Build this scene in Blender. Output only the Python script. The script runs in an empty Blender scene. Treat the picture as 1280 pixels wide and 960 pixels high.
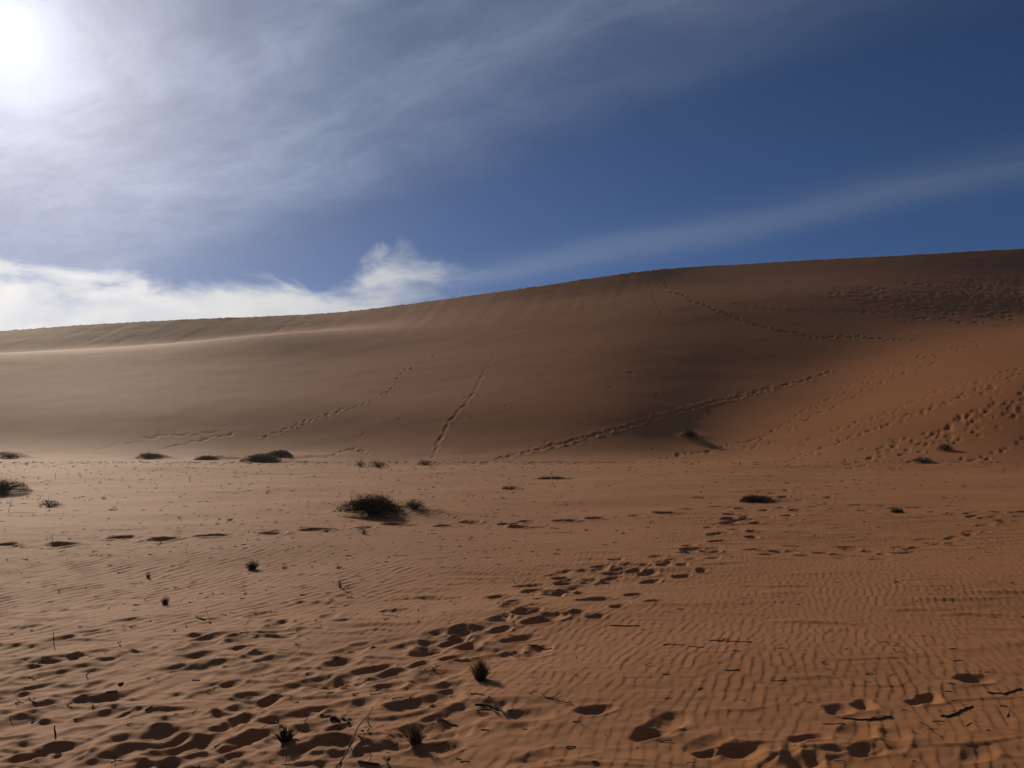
import bpy, bmesh, math, random
import numpy as np
from mathutils import Vector

# ------------------------------------------------------------------ camera, sky, sun
scene = bpy.context.scene
C = scene.collection
F = 1065.0                       # focal length in photograph pixels (1280 wide)
PITCH = math.atan(60.0 / F)      # horizon lies at y = 540
EYE = 1.6

cam_d = bpy.data.cameras.new('camera')
cam_d.sensor_width = 36.0
cam_d.lens = 36.0 * F / 1280.0
cam_d.clip_start = 0.05
cam_d.clip_end = 20000
cam = bpy.data.objects.new('camera', cam_d)
cam.location = (0, 0, EYE)
cam.rotation_euler = (math.pi / 2 + PITCH, 0, 0)
C.objects.link(cam)
scene.camera = cam

def ray(px, py):
    u = (px - 640.0) / F
    v = (480.0 - py) / F
    return np.array([u, math.cos(PITCH) - v * math.sin(PITCH), math.sin(PITCH) + v * math.cos(PITCH)])

SUN = Vector(ray(5, 42)).normalized()
SUN_EL = math.asin(SUN.z)
SUN_AZ = math.atan2(SUN.x, SUN.y)

world = bpy.data.worlds.new('World')
scene.world = world
world.use_nodes = True
wn = world.node_tree
wn.nodes.clear()

class G:
    """tiny helper for node maths"""
    def __init__(self, tree): self.t = tree
    def n(self, kind, **kw):
        nd = self.t.nodes.new(kind)
        for k, v in kw.items(): setattr(nd, k, v)
        return nd
    def put(self, sock, v):
        if isinstance(v, bpy.types.NodeSocket): self.t.links.new(v, sock)
        else: sock.default_value = v
    def m(self, op, a, b=0.0, c=0.0, clamp=False):
        nd = self.n('ShaderNodeMath', operation=op, use_clamp=clamp)
        self.put(nd.inputs[0], a); self.put(nd.inputs[1], b); self.put(nd.inputs[2], c)
        return nd.outputs[0]
    def vm(self, op, a, b=(0, 0, 0)):
        nd = self.n('ShaderNodeVectorMath', operation=op)
        self.put(nd.inputs[0], a); self.put(nd.inputs[1], b)
        return nd.outputs['Value'] if op == 'DOT_PRODUCT' else nd.outputs[0]
    def scale(self, a, s):
        nd = self.n('ShaderNodeVectorMath', operation='SCALE')
        self.put(nd.inputs[0], a); self.put(nd.inputs[3], s)
        return nd.outputs[0]
    def mr(self, v, a, b, c=0.0, d=1.0, smooth=True):
        nd = self.n('ShaderNodeMapRange', interpolation_type='SMOOTHSTEP' if smooth else 'LINEAR')
        self.put(nd.inputs[0], v)
        for i, q in enumerate((a, b, c, d)): self.put(nd.inputs[i + 1], q)
        return nd.outputs[0]
    def noise(self, vec, scale, detail=5, rough=0.55, dist=0.0, dim='3D'):
        nd = self.n('ShaderNodeTexNoise', noise_dimensions=dim)
        self.put(nd.inputs['Vector'], vec)
        nd.inputs['Scale'].default_value = scale
        nd.inputs['Detail'].default_value = detail
        nd.inputs['Roughness'].default_value = rough
        nd.inputs['Distortion'].default_value = dist
        return nd.outputs[0]
    def comb(self, x, y, z=0.0):
        nd = self.n('ShaderNodeCombineXYZ')
        for i, q in enumerate((x, y, z)): self.put(nd.inputs[i], q)
        return nd.outputs[0]
    def mix(self, f, a, b, mode='MIX'):
        nd = self.n('ShaderNodeMix', data_type='RGBA', blend_type=mode)
        self.put(nd.inputs[0], f); self.put(nd.inputs[6], a); self.put(nd.inputs[7], b)
        return nd.outputs[2]

SKY_STRENGTH = 0.09
g = G(wn)
sky = g.n('ShaderNodeTexSky', sky_type='NISHITA', sun_disc=False)
sky.sun_elevation = SUN_EL
sky.sun_rotation = SUN_AZ
sky.altitude = 4500
sky.air_density = 0.75
sky.dust_density = 0.05
sky.ozone_density = 6.0
tc = g.n('ShaderNodeTexCoord')
D = tc.outputs['Generated']
sep = g.n('ShaderNodeSeparateXYZ')
g.put(sep.inputs[0], D)
dx, dy, dz = sep.outputs
zz = g.m('ADD', g.m('MAXIMUM', dz, 0.0), 0.015)
px_ = g.m('DIVIDE', dx, zz)
py_ = g.m('DIVIDE', dy, zz)
# cirrus streaks run along one wind direction in the high cloud layer
al = g.m('ADD', g.m('MULTIPLY', px_, 0.69), g.m('MULTIPLY', py_, -0.72))
ac = g.m('ADD', g.m('MULTIPLY', px_, 0.72), g.m('MULTIPLY', py_, 0.69))
warp = g.noise(g.comb(px_, py_), 0.7, 3, 0.5)
acw = g.m('ADD', ac, g.m('MULTIPLY', g.m('SUBTRACT', warp, 0.5), 0.8))
n_str = g.noise(g.comb(g.m('MULTIPLY', al, 0.55), g.m('MULTIPLY', acw, 2.2), 3.1), 1.0, 7, 0.58, 0.08)
n_wisp = g.noise(g.comb(g.m('MULTIPLY', al, 1.7), g.m('MULTIPLY', acw, 3.2), 9.0), 1.6, 8, 0.62, 0.15)
n_big = g.noise(g.comb(px_, py_, 7.7), 0.42, 3, 0.5)
veil_m = g.m('MULTIPLY', g.m('MULTIPLY', g.mr(acw, 2.12, 1.45), g.mr(acw, -1.3, 0.5)), g.mr(n_big, 0.30, 0.62, 0.55, 1.0))
veil_t = g.m('ADD', g.m('MULTIPLY', n_str, 0.6), g.m('MULTIPLY', n_wisp, 0.4))
veil = g.m('MULTIPLY', veil_m, g.mr(veil_t, 0.34, 0.70, 0.30, 1.0))
bd = g.m('DIVIDE', g.m('SUBTRACT', g.m('ADD', ac, g.m('MULTIPLY', g.m('SUBTRACT', warp, 0.5), 0.35)), 3.38), 0.29)
band = g.m('MULTIPLY', g.m('EXPONENT', g.m('MULTIPLY', g.m('MULTIPLY', bd, bd), -1.0)),
           g.mr(n_str, 0.25, 0.7, 0.35, 0.8))
# low cloud bank near the horizon
az = g.m('ARCTAN2', dx, dy)
el = g.m('ARCSINE', dz)
azd = g.m('MULTIPLY', az, 57.29578)
eld = g.m('MULTIPLY', el, 57.29578)
fc = g.n('ShaderNodeFloatCurve')
crv = fc.mapping.curves[0]
def curvepts(crv, pts):
    while len(crv.points) < len(pts): crv.points.new(0.5, 0.5)
    for p, (x, y) in zip(crv.points, pts): p.location = (x, y); p.handle_type = 'AUTO'
azmin, azmax = -60.0, 20.0
pts = [(-60, 9.0), (-45, 9.6), (-31, 9.7), (-23, 9.9), (-17, 10.0), (-12.5, 10.4), (-10.0, 11.4), (-8.3, 12.7), (-6.8, 13.2),
       (-5.0, 12.3), (-1.0, 10.0), (4, 7.0), (12, 4.0), (20, 2.0)]
curvepts(crv, [((a - azmin) / (azmax - azmin), e / 16.0) for a, e in pts])
fc.mapping.update()
g.put(fc.inputs['Value'], g.mr(azd, azmin, azmax, 0, 1, smooth=False))
edge = g.m('MULTIPLY', fc.outputs[0], 16.0)
cv = g.comb(g.m('MULTIPLY', azd, 0.16), g.m('MULTIPLY', eld, 0.34), 1.3)
cn = g.noise(cv, 1.0, 9, 0.60, 0.5)
cn2 = g.noise(g.comb(g.m('MULTIPLY', azd, 0.05), g.m('MULTIPLY', eld, 0.16), 5.5), 1.0, 5, 0.55, 0.3)
puff = g.m('ADD', g.m('MULTIPLY', g.m('SUBTRACT', cn, 0.5), 6.2), g.m('MULTIPLY', g.m('SUBTRACT', cn2, 0.5), 3.0))
depth = g.m('SUBTRACT', g.m('ADD', edge, puff), eld)
taper = g.mr(g.m('ADD', azd, g.m('MULTIPLY', puff, -2.2)), -3.0, -11.5, 0.0, 1.0)
bank = g.m('MULTIPLY', g.mr(depth, -0.2, 1.9), g.m('MULTIPLY', taper, g.mr(cn, 0.25, 0.6, 0.62, 1.0)))
# radiance
cosA = g.vm('DOT_PRODUCT', D, tuple(SUN))
ang = g.m('MULTIPLY', g.m('ARCCOSINE', g.m('MINIMUM', cosA, 1.0)), 57.29578)
K = 1.0 / SKY_STRENGTH
fwd = g.m('ADD', g.m('MULTIPLY', g.m('EXPONENT', g.m('MULTIPLY', ang, -1 / 30.0)), 1.25 * K), 0.26 * K)
ccol = g.n('ShaderNodeVectorMath', operation='SCALE')
ccol.inputs[0].default_value = (0.74, 0.88, 1.18)
g.put(ccol.inputs[3], fwd)
lowf = g.m('ADD', g.m('MULTIPLY', g.m('EXPONENT', g.m('MULTIPLY', ang, -1 / 26.0)), 1.2 * K), 0.62 * K)
lcol = g.n('ShaderNodeVectorMath', operation='SCALE')
lcol.inputs[0].default_value = (0.96, 0.985, 1.01)
g.put(lcol.inputs[3], lowf)
col = g.mix(g.m('MULTIPLY', veil, 0.56), sky.outputs[0], ccol.outputs[0])
col = g.mix(g.m('MULTIPLY', band, 0.36), col, ccol.outputs[0])
col = g.mix(bank, col, lcol.outputs[0])
# the sun's aureole, standing in mostly for lens glare
aur = g.m('ADD', g.m('MULTIPLY', g.m('EXPONENT', g.m('MULTIPLY', ang, -1 / 2.4)), 1.2 * K),
          g.m('MULTIPLY', g.m('EXPONENT', g.m('MULTIPLY', ang, -1 / 12.0)), 0.36 * K))
acol = g.n('ShaderNodeVectorMath', operation='SCALE')
acol.inputs[0].default_value = (0.90, 0.98, 1.10)
g.put(acol.inputs[3], aur)
col = g.mix(1.0, col, acol.outputs[0], 'ADD')
bg = g.n('ShaderNodeBackground')
bg.inputs['Strength'].default_value = SKY_STRENGTH
g.put(bg.inputs['Color'], col)
wo = g.n('ShaderNodeOutputWorld')
wn.links.new(bg.outputs[0], wo.inputs[0])

sun_d = bpy.data.lights.new('sun', 'SUN')
sun_d.energy = 4.7
sun_d.angle = math.radians(0.6)
sun_d.color = (1.0, 0.86, 0.68)
sun_o = bpy.data.objects.new('sun', sun_d)
sun_o.rotation_euler = SUN.to_track_quat('Z', 'Y').to_euler()
sun_o.location = (-20, 30, 40)
C.objects.link(sun_o)

scene.view_settings.view_transform = 'Standard'
scene.view_settings.look = 'None'
scene.view_settings.gamma = 1.0
scene.view_settings.use_curve_mapping = False
scene.view_settings.exposure = -0.86

# ------------------------------------------------------------------ noise fields (numpy)
rng = np.random.default_rng(7)

class Field:
    """tileable filtered noise, sampled bilinearly"""
    def __init__(self, n, cell, spec, seed, analytic=False):
        r = np.random.default_rng(seed)
        w = np.fft.fft2(r.standard_normal((n, n)).astype(np.float32))
        k = np.fft.fftfreq(n, cell) * 2 * np.pi
        kx, ky = k[None, :], k[:, None]
        a = np.fft.ifft2(w * spec(kx, ky))
        if not analytic: a = a.real
        a = a / np.sqrt(np.mean(np.abs(a) ** 2))
        self.a = a.astype(np.complex64 if analytic else np.float32)
        self.n, self.cell = n, cell
    def __call__(self, x, y):
        fx = x / self.cell; fy = y / self.cell
        ix = np.floor(fx); iy = np.floor(fy)
        tx = (fx - ix).astype(np.float32); ty = (fy - iy).astype(np.float32)
        ix = ix.astype(np.int64) % self.n; iy = iy.astype(np.int64) % self.n
        jx = (ix + 1) % self.n; jy = (iy + 1) % self.n
        a = self.a
        return (a[iy, ix] * (1 - tx) * (1 - ty) + a[iy, jx] * tx * (1 - ty)
                + a[jy, ix] * (1 - tx) * ty + a[jy, jx] * tx * ty)

def gauss_spec(lx, ly, rot=0.0):
    c, s = math.cos(rot), math.sin(rot)
    return lambda kx, ky: np.exp(-0.25 * (((kx * c + ky * s) * lx) ** 2 + ((-kx * s + ky * c) * ly) ** 2))

RIP = 0.072                                        # ripple wavelength, m
def rip_spec(lam, deg):
    """narrow band of waves; deg = direction across the crests"""
    def f(kx, ky):
        k = np.hypot(kx, ky) + 1e-9
        th = np.arctan2(ky, kx) - math.radians(deg)
        th = (th + np.pi) % (2 * np.pi) - np.pi
        k0 = 2 * np.pi / lam
        return np.exp(-0.5 * ((k - k0) / (0.21 * k0)) ** 2 - 0.5 * (th / math.radians(12)) ** 2)
    return f

f_rip = Field(2048, 0.012, rip_spec(RIP, -19), 1, True)
f_rip2 = Field(1024, 0.02, rip_spec(0.125, -27), 12, True)      # coarser ripples on the left part of the plain
f_streak = Field(1024, 0.03, gauss_spec(0.36, 0.09), 2)
f_scal = Field(1024, 0.02, gauss_spec(0.26, 0.10, 0.25), 3)
f_lump = Field(512, 0.12, gauss_spec(1.1, 0.7), 4)
f_big = Field(512, 0.4, gauss_spec(6, 4), 5)
f_fine = Field(1024, 0.012, gauss_spec(0.04, 0.03), 6)
f_mask = Field(512, 0.12, gauss_spec(1.6, 0.9), 8)
f_slip = Field(1024, 0.1, gauss_spec(0.35, 6.0), 9)

def sstep(a, b, x):
    t = np.clip((x - a) / (b - a), 0, 1)
    return t * t * (3 - 2 * t)

def pchip(xk, yk, x):
    xk = np.asarray(xk, float); yk = np.asarray(yk, float)
    h = np.diff(xk); d = np.diff(yk) / h
    m = np.zeros_like(xk)
    for i in range(1, len(xk) - 1):
        if d[i - 1] * d[i] > 0:
            w1 = 2 * h[i] + h[i - 1]; w2 = h[i] + 2 * h[i - 1]
            m[i] = (w1 + w2) / (w1 / d[i - 1] + w2 / d[i])
    m[0], m[-1] = d[0], d[-1]
    i = np.clip(np.searchsorted(xk, x) - 1, 0, len(h) - 1)
    t = (x - xk[i]) / h[i]
    t2, t3 = t * t, t * t * t
    return ((2 * t3 - 3 * t2 + 1) * yk[i] + (t3 - 2 * t2 + t) * h[i] * m[i]
            + (-2 * t3 + 3 * t2) * yk[i + 1] + (t3 - t2) * h[i] * m[i + 1])

# ------------------------------------------------------------------ the dune's shape
# for a few viewing columns: (depth, height) from the toe to the crest
COLS = {
 -300: [(49, .35), (60, 3.2), (71, 6.0), (82, 8.15), (88.5, 8.0), (95, 10.0), (101, 12.05)],
 0: [(48, .38), (58, 3.2), (68, 6.2), (78, 8.93), (83, 8.9), (89, 10.85), (95, 12.9)],
 200: [(46, .18), (57, 3.3), (68, 6.6), (80, 9.88), (82.8, 9.9), (87.5, 11.75), (92, 13.7)],
 400: [(45, .05), (56, 3.5), (67.5, 7.3), (79, 11.1), (82, 11.15), (85.5, 12.55), (89, 13.97)],
 530: [(43.5, .0), (54, 3.5), (65, 7.2), (76, 11.0), (80, 12.2), (83.5, 13.45), (87, 14.9)],
 640: [(42, .0), (52, 3.4), (63, 7.3), (72, 10.6), (77.5, 12.65), (82, 14.3), (86, 16.0)],
 800: [(41, .0), (50, 3.2), (61, 7.3), (69.5, 10.55), (76, 13.1), (82.5, 15.7), (89, 18.5)],
 900: [(44, .25), (52, 2.9), (61, 6.8), (69.5, 10.5), (78, 13.9), (86.5, 17.1), (94, 20.1)],
 950: [(41, .25), (49, 1.9), (58.5, 5.9), (68, 10.0), (77, 13.7), (86.5, 17.3), (95, 20.6)],
 1000: [(37, .1), (46, 1.8), (55, 4.2), (65, 8.6), (77, 13.5), (88, 17.8), (96, 21.1)],
 1100: [(36, .1), (47, 2.9), (58.5, 6.4), (69, 10.2), (77, 13.5), (88, 17.9), (97, 21.8)],
 1280: [(34, .2), (46, 4.2), (60, 8.1), (71, 10.8), (79, 14.0), (90, 18.5), (101, 23.6)],
 1580: [(35, .3), (54, 5.8), (69, 10.7), (79, 14.0), (87, 17.3), (100, 22.6), (110, 27.0)],
}
_cx = np.array([(x - 640) / F / 0.99 for x in COLS])
_cd = np.array([[k[0] for k in v] for v in COLS.values()], float)
_cz = np.array([[k[1] for k in v] for v in COLS.values()], float)
_gc = np.linspace(_cx[0] - .3, _cx[-1] + .3, 800)
def _smooth(vals, sig):
    q = pchip(_cx, vals, np.clip(_gc, _cx[0], _cx[-1]))
    n = int(sig * 4 / (_gc[1] - _gc[0])); w = np.exp(-.5 * (np.arange(-n, n + 1) * (_gc[1] - _gc[0]) / sig) ** 2)
    return np.convolve(np.pad(q, n, 'edge'), w / w.sum(), 'valid')
_sd = [_smooth(_cd[:, j], (.06 if j < 6 else .03)) for j in range(_cd.shape[1])]
_sz = [_smooth(_cz[:, j], (.06 if j < 6 else .03)) for j in range(_cz.shape[1])]
def profile_knots(c):
    c = np.clip(c, _cx[0], _cx[-1])
    return [np.interp(c, _gc, q) for q in _sd], [np.interp(c, _gc, q) for q in _sz]

# ------------------------------------------------------------------ the sand sheet: a fan-shaped grid, denser near the viewer
FINE = 48.0
_mid = np.arange(-33.0, 33.0 + 1e-6, 0.0585)
_out = np.arange(33.12, FINE + 1e-6, 0.12)
fine = np.concatenate([-_out[::-1], _mid, _out])
side = []
a, st = FINE, 0.3
while a < 180:
    st = min(st * 1.22, 9.0); a += st
    side.append(min(a, 180.0))
AZ = np.radians(np.concatenate([[-q for q in side[::-1]], fine, side]))
NC = len(AZ)
azc = np.clip(AZ, -math.radians(46), math.radians(46))
back = 1 - sstep(math.radians(55), math.radians(105), np.abs(AZ))
near = [0.25, 0.8, 1.4, 2.0, 2.5, 2.9, 3.2, 3.45]
r = 3.6
while r < 20: near.append(r); r *= 1.0028
while r < 36: near.append(r); r *= 1.0045
near = np.array(near); RN = near[-1]
ND, NB = 300, 26
t = np.linspace(0, 1, ND + 1)[1:]
beyond = np.cumsum(0.12 * 1.42 ** np.arange(NB))
NR = len(near) + ND + NB
R = np.zeros((NR, NC)); Z0 = np.zeros((NR, NC))
KN = []
for j in range(NC):
    c = math.tan(azc[j]); ca = math.cos(azc[j])
    kd, kz = profile_knots(np.array([c]))
    kd = np.array([q[0] for q in kd]); kz = np.array([q[0] for q in kz]) * back[j]
    rc = kd[-1] / ca
    rr = np.concatenate([near, RN + (rc - RN) * t, rc + beyond])
    R[:, j] = rr
    d = rr * ca
    xk = np.concatenate([[0, kd[0] * .55, kd[0] * .8], kd]); yk = np.concatenate([[0, 0, kz[0] * .35], kz])
    z = pchip(xk, yk, np.minimum(d, kd[-1]))
    over = np.maximum(d - kd[-1], 0)
    z -= (kz[-1] + 1.0) * (1 - np.exp(-over * 0.012))
    Z0[:, j] = z
NF = len(near) + ND              # rows up to the crest
# wind rounds the slopes: smooth the profiles, except right at the crest and at the bench's lip
def _blur(A, sg):
    n = int(3 * sg); w = np.exp(-.5 * (np.arange(-n, n + 1) / sg) ** 2); w /= w.sum()
    P_ = np.pad(A, ((n, n), (0, 0)), 'edge'); out = np.zeros_like(A)
    for k_ in range(2 * n + 1): out += w[k_] * P_[k_:k_ + A.shape[0]]
    return out
_i0 = len(near) - 60
_seg = Z0[_i0:NF].copy()
_ext = np.vstack([_seg, 2 * _seg[-1:] - _seg[-2:-62:-1]])
_bl = _blur(_ext, 9)[:_seg.shape[0]]
_row = np.arange(_seg.shape[0]); _m = sstep(0, 50, _row)[:, None]
Z0[_i0:NF] = _seg + (_bl - _seg) * _m
X = R * np.sin(AZ)[None, :]
Y = R * np.cos(AZ)[None, :]

infan = 1 - sstep(math.radians(47), math.radians(50), np.abs(AZ))[None, :]
flat = 1 - sstep(0.05, 0.8, Z0)                       # 1 on the plain
detail_r = 1 - sstep(60, 110, R)

H = 0.018 * f_lump(X, Y) * (0.25 + 0.75 * flat) + 0.08 * f_big(X, Y) * sstep(3, 14, R) * (0.4 + 0.6 * flat)

def hit_index(px, py):
    """grid position (row, col) where the photograph's ray meets the sand"""
    d = ray(px, py)
    a = math.atan2(d[0], d[1]); hr = math.hypot(d[0], d[1])
    jf = np.interp(a, AZ, np.arange(NC)); j = int(round(jf))
    zc = Z0[:NF, j] + H[:NF, j]
    zr = EYE + R[:NF, j] * d[2] / hr
    w = np.nonzero(zc[8:] >= zr[8:])[0]
    i = (w[0] + 8) if len(w) else NF - 1
    return i, j
def hit(px, py):
    i, j = hit_index(px, py)
    return X[i, j], Y[i, j]

# masks: where the sand is trampled, where the wind ripples show
trample = np.zeros_like(Z0)
def blob(px, py, sx, sy, amp):
    """a soft patch on the ground round a photo pixel, sizes in metres"""
    global trample
    x, y = hit(px, py)
    trample = np.maximum(trample, amp * np.exp(-((X - x) / sx) ** 2 - ((Y - y) / sy) ** 2))
for q in ((60, 840, 1.8, 1.5, 1), (250, 820, 1.6, 1.6, 1), (300, 900, 1.5, .9, 1), (470, 830, .9, 1.2, 1), (600, 790, .7, 1.3, .9),
          (720, 735, .8, 1.6, .8), (860, 695, .8, 2.0, .8), (560, 900, 1.2, .6, .9), (930, 650, 1.2, 3.5, .8), (1050, 640, 2.5, 4, .6),
          (850, 925, 1.3, .5, .7), (1100, 915, 1.0, .6, .55), (1180, 670, 2.2, 2.5, .6)):
    blob(*q)
noi = f_mask(X, Y)
rmask = np.clip(0.95 + 0.25 * noi, 0.5, 1.2) * (1 - 0.5 * np.clip(trample, 0, 1))

# wind ripples: gentle windward side, steep lee
S = 0.76
def ripple(cf):
    ph = np.angle(cf) / (2 * np.pi) % 1.0
    saw = np.where(ph < S, ph / S, (1 - ph) / (1 - S))
    saw = 0.5 - 0.5 * np.cos(np.pi * saw) * 0.55 - 0.275 + (saw - 0.5) * 0.45
    return saw * np.clip(np.abs(cf), 0.25, 1.5)
lw = f_lump(X * 1.3 + 9, Y * 1.3)
left = 1 - sstep(-2.4, -0.5, X + 0.5 * lw)
rip_h = 0.0034 * ripple(f_rip(X + 0.03 * lw, Y)) * (1 - left) + 0.0085 * ripple(f_rip2(X + 0.04 * lw, Y)) * left
dr = np.gradient(R, axis=0)
step = dr * np.abs(np.sin(AZ[None, :] + math.radians(-19))) / RIP       # waves per radial grid step
alias = 1 - sstep(0.30, 0.55, step)
side_alias = 1 - sstep(24, 36, R)
H += rip_h * rmask * alias * side_alias * infan * (0.25 + 0.75 * flat)

# little streaks the wind drew out along its path, and scalloped trampled sand
st1 = f_streak(X, Y + 0.05 * f_lump(X, Y))
streak = np.maximum(st1 - 0.55, 0) ** 1.2
smask = np.clip(0.35 + 0.45 * f_mask(X + 31, Y * 0.8 + 7) + 0.5 * trample, 0, 1.2)
H += 0.005 * streak * smask * infan * flat * (1 + 0.8 * sstep(9, 20, R))
sc = f_scal(X, Y)
H += infan * flat * trample * 0.0075 * (np.maximum(sc, -0.4) + 0.5 * np.abs(f_scal(Y + 3, X)))
H += 0.0011 * f_fine(X, Y) * infan * (1 - sstep(18, 30, R))

# avalanche streaks down the slip face
kz7 = np.array([Z0[NF - 1, j] for j in range(NC)])
rel = np.clip(Z0 / np.maximum(kz7, 1)[None, :], 0, 1)
slipm = sstep(0.62, 0.80, rel) * (R <= R[NF - 1:NF, :] + 0.01) * (1 - sstep(0.985, 1.0, rel) * 0.5)
along = AZ[None, :] * 75 + (1 - rel) * (7.0 + 6.0 * np.clip(-AZ[None, :], -.1, .6) * 4)
sl = f_slip(along * 1.0, rel * 30)
H += 0.006 * slipm * sl * infan * (1 - 0.75 * sstep(0.08, 0.22, AZ)[None, :])
H[NF - 1, :] += 0.02 * f_slip(AZ * 300, AZ * 20)

# ------------------------------------------------------------------ footprints
def dent(x, y, L, W, depth, head, rim=0.35, rag=0.25, seed=0, heel=False):
    """press a shallow, slightly ragged print into the grid; head = heading from +y towards +x"""
    rr = math.hypot(x, y); aa = math.atan2(x, y)
    ext = 1.9 * max(L, W)
    da = ext / rr
    j0, j1 = np.searchsorted(AZ, [aa - da, aa + da])
    if j1 <= j0: return
    jm = min((j0 + j1) // 2, NC - 1)
    i0, i1 = np.searchsorted(R[:NF, jm], [rr - ext - 1.5 * (rr > 40), rr + ext + 1.5 * (rr > 40)])
    if i1 <= i0: return
    sl_ = (slice(i0, i1), slice(j0, j1))
    ux = X[sl_] - x; uy = Y[sl_] - y
    s, c = math.sin(head), math.cos(head)
    u = ux * s + uy * c; v = ux * c - uy * s
    n = f_scal(X[sl_] + seed * 1.37, Y[sl_] + seed * 0.71)
    v = v + 0.06 * W * np.sin(u / L * 5 + seed)
    wl = W * (1 + 0.18 * np.sin(u / L * 4.2 + seed * 0.7))
    nf = f_fine(X[sl_] * .6 + seed, Y[sl_] * .6)
    q = np.sqrt((u / (L * .5)) ** 2 + (v / (wl * .5)) ** 2) * (1 + rag * (0.32 * n + 0.10 * nf))
    h = -depth * 1.1 * np.exp(-(q ** 2.3) * 0.9)
    away = (ux * 0.521 - uy * 0.854) / (0.5 * max(W, .6 * L))        # deeper on the sunward side, shaped so shade fills only that part
    h *= np.clip(0.95 - 0.30 * away, 0.3, 1.4)
    if heel:
        h += depth * 0.45 * np.exp(-((u + 0.06 * L) / (L * .13)) ** 2 - (v / (W * .6)) ** 2)
    h += depth * rim * np.exp(-((q - 1.42) / 0.33) ** 2) * (0.75 + 0.25 * np.cos(np.arctan2(v, u) * 2 + seed))
    # old ripples are wiped out inside the print
    H[sl_] += h

PR = []
def prints(pts, L=.29, W=.135, depth=.050, head=27, jit=.12, rim=.35, heel=False):
    for q in pts:
        x, y = hit(q[0], q[1])
        k = q[2] if len(q) > 2 else 1.0
        PR.append((x, y, L * .84 * k * rng.uniform(1 - jit, 1 + jit), W * .92 * k ** .7 * rng.uniform(1 - jit, 1 + jit),
                   depth * .40 * min(k, 1.2) * rng.uniform(.8, 1.15), math.radians(head + rng.normal(0, 9)), rim, heel))

# the busy trail that climbs from the lower left to the shrub, print by print
prints([(55, 830), (127, 838), (101, 868, 1.5), (131, 897), (162, 894, .7), (46, 945, 1.3), (89, 942, .9), (142, 948, 1.1), (190, 937, 1.5),
        (218, 837, .9), (231, 898), (246, 795, .9), (249, 808, 1.3), (214, 930, 1.1), (365, 792, .9), (347, 782, 1.1), (265, 774, .9),
        (410, 771, 1.2), (431, 775, .9), (367, 849, .9), (360, 864, .8), (319, 873, .9), (308, 884, 1.2), (276, 895, 1.1), (292, 910, .9),
        (376, 893, 1.4), (269, 923, 1.1), (241, 933, 1.2), (289, 934, .9), (434, 860, 1.1), (404, 861, .9), (253, 820, 1.2), (20, 905, 1.1), (12, 925), (75, 800, 1.3),
        (110, 790), (30, 785), (160, 775), (300, 800), (180, 815), (320, 840), (420, 830), (440, 815), (50, 860), (5, 870), (330, 920), (450, 880)],
       head=38, depth=.045, rim=.42)
prints([(473, 836, 1.1), (488, 844), (535, 852, .9), (559, 857, .9), (488, 857, .9), (516, 884, 1.4), (522, 832, 1.0), (535, 817, 1.2), (563, 824, .9), (587, 811, .8),
        (567, 803, 1.1), (571, 792, 1.1), (625, 788, .9), (644, 800, 1.1), (627, 775, .9), (661, 766, 1.2), (674, 777, 1.1), (659, 757, .9), (640, 752, .9), (674, 812, 1.1),
        (622, 745.5, 1.1), (662, 733), (701, 723, .9), (727, 730), (727, 714, .9), (707, 745, .9), (741, 750, 1.1), (752, 708, .9), (766, 723, .9), (771, 700, 1.0),
        (773, 712, .8), (791, 715, .9), (773, 758, .8), (719, 766, 1.0), (745, 771, .9), (792, 744, 1.2), (813, 728, 1.1), (806, 706, .9), (821, 696, .9), (831, 706, .9),
        (841, 699, .8), (854, 706, 1.0), (855, 690, 1.0), (871, 686), (854, 721, 1.0), (878, 714), (891, 698), (891, 685), (892, 668, 1.35), (897, 677, 1.3), (818, 752, .9)],
       head=48, depth=.070, rim=.38)
prints([(890, 690), (910, 654), (919, 661), (946, 654), (925, 636), (914, 643), (910, 649, 1.2), (959, 647), (942, 629), (960, 628), (981, 621), (966, 617), (983, 613),
        (1007, 618), (1018, 629, 1.2), (1036, 622), (994, 638), (985, 644), (940, 664), (940, 672), (930, 648), (958, 622), (1000, 610), (1022, 612), (1040, 608), (1060, 610),
        (1010, 606), (1035, 603), (1055, 602), (1075, 606), (1090, 603), (1000, 626), (975, 634), (1050, 618), (955, 638), (1025, 598), (1070, 600), (985, 604)],
       head=42, depth=.125, rim=.4, L=.36, W=.19)
# an older trail that crosses the plain from side to side
prints([(6, 681), (79, 681, 1.2), (149, 673), (207, 674, 1.3), (267, 670, 1.3), (340, 666, 1.4), (404, 662, 1.2), (455, 660), (496, 656), (555, 658, 1.2), (588, 653, 1.1),
        (635, 656), (657, 652), (650, 659), (705, 651, 1.1), (712, 652), (745, 648), (794, 645), (835, 641, 1.2), (856, 637, 1.1), (899, 633), (876, 623)],
       L=.38, W=.26, depth=.14, head=70, rim=.4)
# fainter trails over the right part of the plain
prints([(1195, 671), (1215, 664), (1188, 680), (1126, 684), (1142, 686), (1087, 690), (1026, 691), (1047, 694), (1232, 657), (1252, 651), (1228, 665), (1081, 639), (1275, 646),
        (1165, 640), (1210, 642), (1250, 641), (1278, 640), (1100, 700), (985, 692), (960, 694)], L=.30, W=.17, depth=.065, head=65)
prints([(496, 763, 1.2), (554, 749, 1.3), (430, 745, .7), (540, 748, .8)], head=62, depth=.045)
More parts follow.
